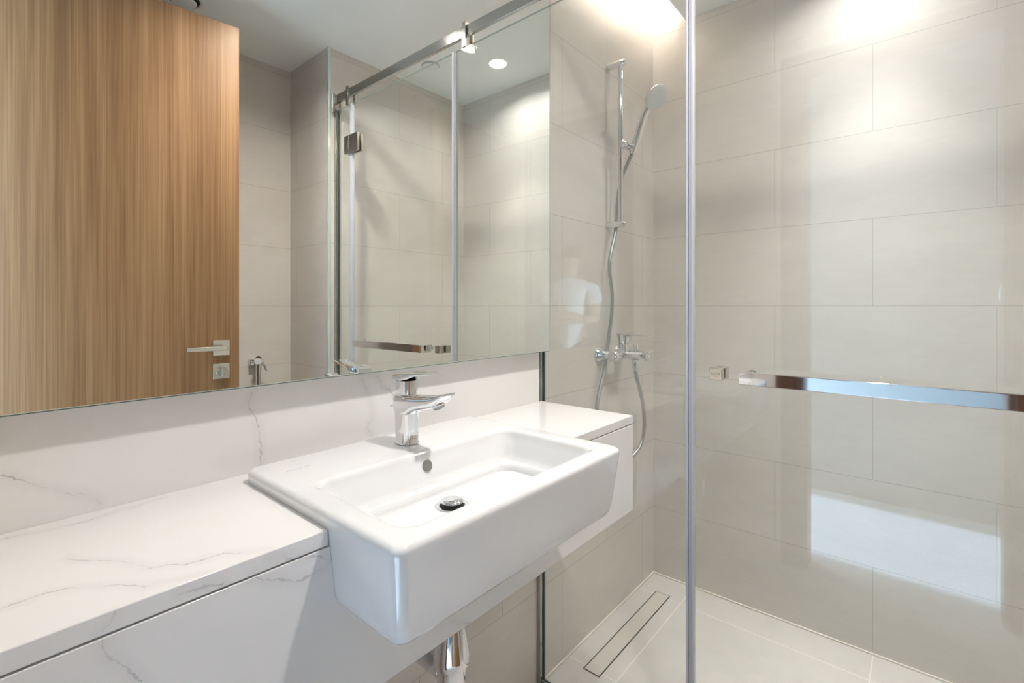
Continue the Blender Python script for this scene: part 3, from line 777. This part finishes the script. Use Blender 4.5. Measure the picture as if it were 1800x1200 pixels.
# hand shower, held by the slider
hs = empty('hand_shower', (1.700, 0.848, 1.775), 'chrome hand shower with round pale face hooked on the slide rail', 'hand shower')
hv = Vector((0.002, -0.092, 0.190)).normalized()
pb = Vector((1.700, 0.850, 1.775))
hn = Vector((-0.20, -0.70, -0.68)).normalized()
hc = Vector((1.702, 0.752, 1.966))
he = pb - hc; he = (he - hn * he.dot(hn)).normalized()
pe = hc + he * 0.036 - hn * 0.010
pts = catmull([pb, pb.lerp(pe, 0.28) + hn * -0.001, pb.lerp(pe, 0.55) - hn * 0.005, pb.lerp(pe, 0.8) - hn * 0.007, pe], 8)
bm = bmesh.new(); tube(bm, pts, lambda t: 0.0120 + 0.0035 * math.sin(min(1, t * 1.15) * math.pi) + 0.001 * t, 20)
part('handle', bm, M['chrome'], hs, smooth=True, sharp=60)
bm = bmesh.new(); lathe_dir(bm, hc - hn * 0.022, hn, [(0, 0.004), (0.002, 0.018), (0.007, 0.034), (0.014, 0.045), (0.021, 0.0490), (0.024, 0.0485)], 48)
part('spray_head', bm, M['chrome'], hs, smooth=True, sharp=60)
bm = bmesh.new(); lathe_dir(bm, hc + hn * 0.0021, hn, [(0, 0.0470), (0.0025, 0.0470), (0.0040, 0.0445), (0.0045, 0.030), (0.0046, 0.001)], 48)
fc = part('spray_face', bm, M['spray_face'], hs, smooth=True, sharp=50)
bm = bmesh.new(); fa, fb = frame_of(hn)
for rr, k in ((0.012, 6), (0.022, 12), (0.031, 16), (0.040, 22)):
    for i in range(k):
        a = 2 * math.pi * i / k; c = hc + hn * 0.0064 + (fa * math.cos(a) + fb * math.sin(a)) * rr
        lathe_dir(bm, c, hn, [(0, 0.0013), (0.0014, 0.0010)], 8)
child('spray_nozzles', bm, M['white_plastic'], hs, fc)
# mixer
MX, MY, MZ = 1.668, 0.868, 1.015
mx = empty('shower_mixer', (MX, YW, MZ), 'chrome wall mounted bath and shower mixer below the slide rail', 'shower mixer')
bm = bmesh.new(); lathe_dir(bm, (MX - 0.090, MY, MZ), (1, 0, 0), [(0, 0.012), (0.002, 0.0175), (0.005, 0.0195), (0.175, 0.0195), (0.178, 0.0175), (0.180, 0.012)], 32)
part('body', bm, M['chrome'], mx, smooth=True, sharp=50)
for sx in (-0.073, 0.073):
    bm = bmesh.new(); lathe_dir(bm, (MX + sx, YW - 0.0008, MZ), (0, -1, 0), [(0, 0.0325), (0.004, 0.0325), (0.008, 0.0300), (0.028, 0.0170), (0.034, 0.0160), (0.052, 0.0155)], 32)
    part('wall_rose', bm, M['chrome'], mx, smooth=True, sharp=40)
bm = bmesh.new()
secs = [(0.868, 0.0180), (0.840, 0.0180), (0.810, 0.0170), (0.785, 0.0160), (0.772, 0.0150)]
loft(bm, [[Vector((MX + math.cos(2 * math.pi * k / 28) * r * 1.15, y, MZ + (0.868 - y) * 0.02 + math.sin(2 * math.pi * k / 28) * r)) for k in range(28)] for y, r in secs] )
so = part('spout', bm, M['chrome'], mx, smooth=True, sharp=50)
an = Vector((0.0, -0.62, -0.78)).normalized()
bm = bmesh.new(); lathe_dir(bm, Vector((MX, 0.780, MZ + 0.002)), an, [(0, 0.014), (0.016, 0.0145), (0.0185, 0.013), (0.0187, 0.001)], 28)
child('spout_outlet', bm, M['chrome'], mx, so, smooth=True, sharp=40)
bm = bmesh.new(); loft(bm, [xz_ring(y, a, b, w, 0.001, cx=MX) for y, a, b, w in ((0.787, MZ + 0.010, MZ + 0.017, 0.015), (0.770, MZ + 0.0125, MZ + 0.0175, 0.0145), (0.757, MZ + 0.018, MZ + 0.0205, 0.012))])
child('spout_lip', bm, M['chrome'], mx, so, smooth=True, sharp=50)
bm = bmesh.new(); lathe_dir(bm, (MX, 0.866, MZ + 0.012), (0, 0, 1), [(0, 0.0215), (0.028, 0.0215), (0.030, 0.0195), (0.032, 0.0225), (0.060, 0.0240), (0.064, 0.0225), (0.065, 0.001)], 32)
lv = part('lever', bm, M['chrome'], mx, smooth=True, sharp=45)
bm = bmesh.new()
loft(bm, [xz_ring(y, MZ + a, MZ + b, w, (b - a) * 0.4, cx=MX) for y, a, b, w in ((0.886, 0.070, 0.0785, 0.018), (0.868, 0.070, 0.0795, 0.022), (0.846, 0.071, 0.0790, 0.020), (0.825, 0.0735, 0.0775, 0.0155), (0.79, 0.0730, 0.0762, 0.0115), (0.765, 0.0722, 0.0750, 0.0100), (0.757, 0.0722, 0.0742, 0.008))])
child('lever_blade', bm, M['chrome'], mx, lv, smooth=True, sharp=50)
bm = bmesh.new(); lathe_dir(bm, (MX, 0.818, MZ + 0.014), (0, 0, 1), [(0, 0.006), (0.010, 0.006), (0.0105, 0.0095), (0.026, 0.0095), (0.028, 0.008), (0.0285, 0.001)], 24)
part('diverter_knob', bm, M['chrome'], mx, smooth=True, sharp=45)
bm = bmesh.new(); lathe_dir(bm, (MX, 0.820, MZ - 0.015), (0, 0, -1), [(0, 0.0165), (0.006, 0.0120), (0.012, 0.0110), (0.013, 0.0125), (0.024, 0.0120), (0.040, 0.0085), (0.044, 0.0075)], 24)
part('hose_outlet', bm, M['chrome'], mx, smooth=True, sharp=45)
# hose
hp = [(1.670, 0.820, 0.957), (1.682, 0.821, 0.930), (1.711, 0.824, 0.885), (1.748, 0.828, 0.822), (1.775, 0.835, 0.765), (1.782, 0.838, 0.725), (1.772, 0.840, 0.680), (1.735, 0.845, 0.640), (1.67, 0.86, 0.618), (1.59, 0.885, 0.640), (1.545, 0.90, 0.72),
      (1.540, 0.907, 0.835), (1.597, 0.910, 0.955), (1.617, 0.9095, 1.028), (1.634, 0.909, 1.096), (1.647, 0.906, 1.171), (1.647, 0.905, 1.247), (1.630, 0.905, 1.321), (1.634, 0.905, 1.382), (1.672, 0.904, 1.480),
      (1.680, 0.904, 1.53), (1.690, 0.903, 1.611), (1.699, 0.893, 1.69), (1.700, 0.868, 1.742), (1.7, 0.8505, 1.7745)]
cp = catmull(hp, 16)
bm = bmesh.new(); tube(bm, cp, 0.0068, 12, rib=0.00035)
tag(link('shower_hose', bm, M['hose'], smooth=True), 'grey metal hose looping from shower mixer up to the hand shower', 'hose')

# ------------------------------------------------------------------ ceiling fittings
def downlight(x, y, lab, lamps):
    r = empty('ceiling_downlight', (x, y, ZC), lab, 'ceiling light', 'recessed ceiling downlights')
    bm = bmesh.new(); lathe_dir(bm, (x, y, ZC - 0.0045), (0, 0, 1), [(0, 0.043), (0.0005, 0.049), (0.0043, 0.051)], 40)
    bm2 = bm
    part('trim_ring', bm2, M['white_plastic'], r, smooth=True, sharp=40)
    bm = bmesh.new(); lathe_dir(bm, (x, y, ZC - 0.0062), (0, 0, 1), [(0, 0.041), (0.0012, 0.0415)], 40)
    part('lens', bm, M['lens'], r)
    for power, spread, colour in lamps:
        l = bpy.data.lights.new('downlight_lamp', 'AREA'); l.shape = 'DISK'; l.size = 0.084; l.energy = power; l.color = colour
        l.spread = R(spread)
        lo = bpy.data.objects.new('downlight_lamp', l); COL.objects.link(lo); lo.location = (0, 0, -0.008); lo.parent = r
    return r
downlight(1.820, 0.130, 'bright round recessed downlight in the ceiling over the shower', P_SHOWER)
downlight(0.836, 0.130, 'round recessed downlight in the ceiling in front of the mirror', P_ROOM)
cv = empty('sprinkler_cover', (1.618, -0.152, ZC), 'small flat white round cover disc on the shower ceiling', 'ceiling cover')
bm = bmesh.new(); lathe_dir(bm, (1.618, -0.152, ZC - 0.007), (0, 0, 1), [(0, 0.039), (0.002, 0.040), (0.0025, 0.036), (0.0069, 0.036)], 40)
part('cover_disc', bm, M['white_plastic'], cv, smooth=True, sharp=40)
bm = bmesh.new(); lathe_dir(bm, (1.618, -0.152, ZC - 0.0024), (0, 0, 1), [(0, 0.045), (0.0022, 0.047)], 40)
part('rim', bm, M['board'], cv, smooth=True, sharp=40)
ev = empty('exhaust_vent', (0.622, -0.482, ZC), 'round grey air valve in the ceiling above the open door', 'ceiling vent')
bm = bmesh.new(); lathe_dir(bm, (0.622, -0.482, ZC - 0.008), (0, 0, 1), [(0.0078, 0.074), (0.003, 0.073), (0, 0.066), (0.001, 0.058), (0.0078, 0.056)], 48)
part('outer_ring', bm, M['white_plastic'], ev, smooth=True, sharp=40)
bm = bmesh.new(); lathe_dir(bm, (0.622, -0.482, ZC - 0.002), (0, 0, 1), [(0, 0.0575), (0.0015, 0.0575)], 40)
part('dark_throat', bm, M['black'], ev)
bm = bmesh.new(); lathe_dir(bm, (0.622, -0.482, ZC - 0.020), (0, 0, 1), [(0, 0.0005), (0.0005, 0.036), (0.003, 0.043), (0.007, 0.045), (0.017, 0.030)], 48)
part('valve_disc', bm, M['white_plastic'], ev, smooth=True, sharp=50)

# ------------------------------------------------------------------ bidet sprayer on the niche wall
bd = empty('bidet_sprayer', (1.005, YN, 0.90), 'chrome bidet hand spray hanging on the tiled wall beside the door', 'hand spray')
bm = bmesh.new(); box(bm, 0.975, 1.012, YN + 0.0008, YN + 0.030, 0.905, 0.935)
part('wall_holder', bm, M['chrome'], bd, bevel=0.003)
bm = bmesh.new(); tube(bm, catmull([(1.010, YN + 0.040, 0.775), (1.010, YN + 0.040, 0.85), (1.010, YN + 0.041, 0.905), (1.008, YN + 0.045, 0.930), (1.000, YN + 0.060, 0.938)], 8), lambda t: 0.0115 + 0.003 * t, 18)
part('spray_handle', bm, M['chrome'], bd, smooth=True, sharp=60)
bm = bmesh.new(); lathe_dir(bm, (0.998, YN + 0.058, 0.934), (-0.3, 0.85, -0.45), [(0, 0.013), (0.008, 0.017), (0.014, 0.017), (0.015, 0.001)], 24)
part('spray_nozzle', bm, M['chrome'], bd, smooth=True, sharp=50)
bm = bmesh.new()
loft(bm, [[Vector((x + a * w, YN + 0.052 + b * 0.003, z)) for a, b in ((-1, -1), (1, -1), (1, 1), (-1, 1))] for x, z, w in ((1.017, 0.936, 0.005), (1.024, 0.920, 0.005), (1.033, 0.900, 0.0045), (1.041, 0.876, 0.004))])
part('trigger', bm, M['chrome'], bd, bevel=0.001)
bm = bmesh.new(); tube(bm, catmull([(1.010, YN + 0.040, 0.776), (1.010, YN + 0.040, 0.70), (1.018, YN + 0.042, 0.55), (1.055, YN + 0.045, 0.40), (1.095, YN + 0.04, 0.42), (1.10, YN + 0.02, 0.50), (1.10, YN + 0.001, 0.52)], 12), 0.006, 12)
part('hose', bm, M['hose'], bd, smooth=True)

# ------------------------------------------------------------------ the person outside the doorway, seen only as a ghost in the glass
def skin_mesh(name, verts, edges, radii, m, root, level=2, root_i=0):
    me = bpy.data.meshes.new(name); me.from_pydata([Vector(v) for v in verts], edges, [])
    o = bpy.data.objects.new(name, me); COL.objects.link(o)
    sk = o.modifiers.new('skin', 'SKIN'); sk.use_smooth_shade = True
    if not me.skin_vertices: bpy.context.view_layer.update()
    for i, r in enumerate(radii):
        rr = r if isinstance(r, tuple) else (r, r)
        me.skin_vertices[0].data[i].radius = rr
    me.skin_vertices[0].data[root_i].use_root = True
    sb = o.modifiers.new('sub', 'SUBSURF'); sb.levels = level; sb.render_levels = level
    dg = bpy.context.evaluated_depsgraph_get()
    bpy.context.view_layer.update()
    ev_ = o.evaluated_get(bpy.context.evaluated_depsgraph_get())
    nm = bpy.data.meshes.new_from_object(ev_)
    bpy.data.objects.remove(o, do_unlink=True)
    no = bpy.data.objects.new(name, nm); COL.objects.link(no)
    nm.materials.clear(); nm.materials.append(m); nm.shade_smooth()
    if root is not None: no.parent = root
    return no

PX, PY = -1.04, -0.53
ps = empty('person', (PX, PY, 0), 'person in white T-shirt with folded arms, standing outside the doorway', 'person')
ps.rotation_euler = (0, 0, R(24))      # local +x is forward
V = []; E = []; RD = []
def nv(p, r, frm=None):
    V.append(p); RD.append(r); i = len(V) - 1
    if frm is not None: E.append((frm, i))
    return i
pel = nv((0, 0, 0.92), (0.125, 0.10)); wa = nv((0, 0, 1.06), (0.115, 0.085), pel); ch = nv((0.005, 0, 1.24), (0.135, 0.095), wa)
up = nv((0.0, 0, 1.36), (0.10, 0.075), ch); nk = nv((0.0, 0, 1.43), 0.048, up); nk2 = nv((0.012, 0, 1.49), 0.047, nk)
h1 = nv((0.025, 0, 1.545), (0.066, 0.072), nk2); h2 = nv((0.022, 0, 1.60), (0.072, 0.082), h1); h3 = nv((0.015, 0, 1.655), (0.058, 0.066), h2)
for s in (1, -1):
    sh = nv((0, 0.135 * s, 1.355), 0.056, up); sh2 = nv((0.0, 0.178 * s, 1.335), 0.052, sh)
    eb = nv((0.03, 0.215 * s, 1.085), 0.036, sh2)
    ml = nv((0.14, 0.12 * s, 1.075 + 0.02 * s), 0.030, eb)
    wr = nv((0.175, 0.015 * s, 1.10 + 0.025 * s), 0.023, ml)
    hnd = nv((0.165, -0.055 * s, 1.115 + 0.028 * s), (0.034, 0.016), wr)
    for k, (dz, L) in enumerate(((0.026, 0.055), (0.009, 0.064), (-0.009, 0.060), (-0.026, 0.048))):
        f1 = nv((0.160, -0.085 * s, 1.115 + 0.028 * s + dz), 0.0088, hnd)
        f2 = nv((0.150 - 0.008, (-0.085 - L * 0.55) * s, 1.115 + 0.028 * s + dz * 1.05), 0.0082, f1)
        nv((0.120, (-0.085 - L) * s, 1.113 + 0.028 * s + dz * 1.05), 0.0072, f2)
    t1 = nv((0.180, -0.045 * s, 1.115 + 0.028 * s + 0.034), 0.0098, hnd); nv((0.172, -0.070 * s, 1.115 + 0.028 * s + 0.060), 0.0085, t1)
    hp_ = nv((0, 0.095 * s, 0.88), 0.085, pel); kn = nv((0.015, 0.105 * s, 0.49), 0.055, hp_); cf = nv((-0.005, 0.11 * s, 0.34), 0.05, kn)
    an_ = nv((-0.01, 0.11 * s, 0.085), 0.035, cf); nv((0.06, 0.12 * s, 0.04), (0.036, 0.028), an_); nv((0.15, 0.13 * s, 0.030), (0.036, 0.020), len(V) - 1)
body = skin_mesh('body', V, E, RD, M['skin'], ps)
# face: nose, eyes, mouth, ears as small features
def blob(name, c, r3, m, n=16):
    bm = bmesh.new(); bmesh.ops.create_uvsphere(bm, u_segments=n, v_segments=n // 2, radius=1)
    for v in bm.verts: v.co = Vector((v.co.x * r3[0], v.co.y * r3[1], v.co.z * r3[2])) + Vector(c)
    return link(name, bm, m, ps, smooth=True)
blob('nose', (0.104, 0, 1.572), (0.014, 0.010, 0.020), M['skin']); blob('mouth', (0.093, 0, 1.535), (0.008, 0.020, 0.005), plain('lips', (0.42, 0.18, 0.15), 0.5, vary=0.03))
for s in (1, -1):
    blob('eye', (0.085, 0.028 * s, 1.595), (0.010, 0.013, 0.008), M['white_plastic']); blob('ear', (0.02, 0.083 * s, 1.585), (0.014, 0.008, 0.026), M['skin'])
blob('hair', (0.000, 0, 1.640), (0.092, 0.094, 0.078), M['hair'], 28)
# T-shirt: a slightly larger shell over torso and upper arms
V2 = []; E2 = []; R2 = []
def n2v(p, r, frm=None):
    V2.append(p); R2.append(r); i = len(V2) - 1
    if frm is not None: E2.append((frm, i))
    return i
a00 = n2v((0, 0, 0.80), (0.150, 0.125)); a0 = n2v((0, 0, 0.92), (0.150, 0.122), a00); a1 = n2v((0, 0, 1.06), (0.140, 0.108), a0); a2 = n2v((0.005, 0, 1.24), (0.155, 0.115), a1); a3 = n2v((0, 0, 1.365), (0.112, 0.090), a2); n2v((0, 0, 1.43), 0.062, a3)
for s in (1, -1):
    b1 = n2v((0, 0.140 * s, 1.365), 0.066, a3); b2 = n2v((0, 0.185 * s, 1.335), 0.066, b1); n2v((0.012, 0.205 * s, 1.20), 0.062, b2)
skin_mesh('t_shirt', V2, E2, R2, M['shirt'], ps)
V3 = []; E3 = []; R3 = []
V3.append((0, 0, 0.96)); R3.append((0.135, 0.105))
for s in (1, -1):
    i = len(V3); V3 += [(0, 0.098 * s, 0.86), (0.015, 0.105 * s, 0.49), (-0.003, 0.11 * s, 0.30), (-0.008, 0.11 * s, 0.10)]; R3 += [0.098, 0.070, 0.063, 0.058]
    E3 += [(0, i), (i, i + 1), (i + 1, i + 2), (i + 2, i + 3)]
skin_mesh('trousers', V3, E3, R3, M['trousers'], ps)
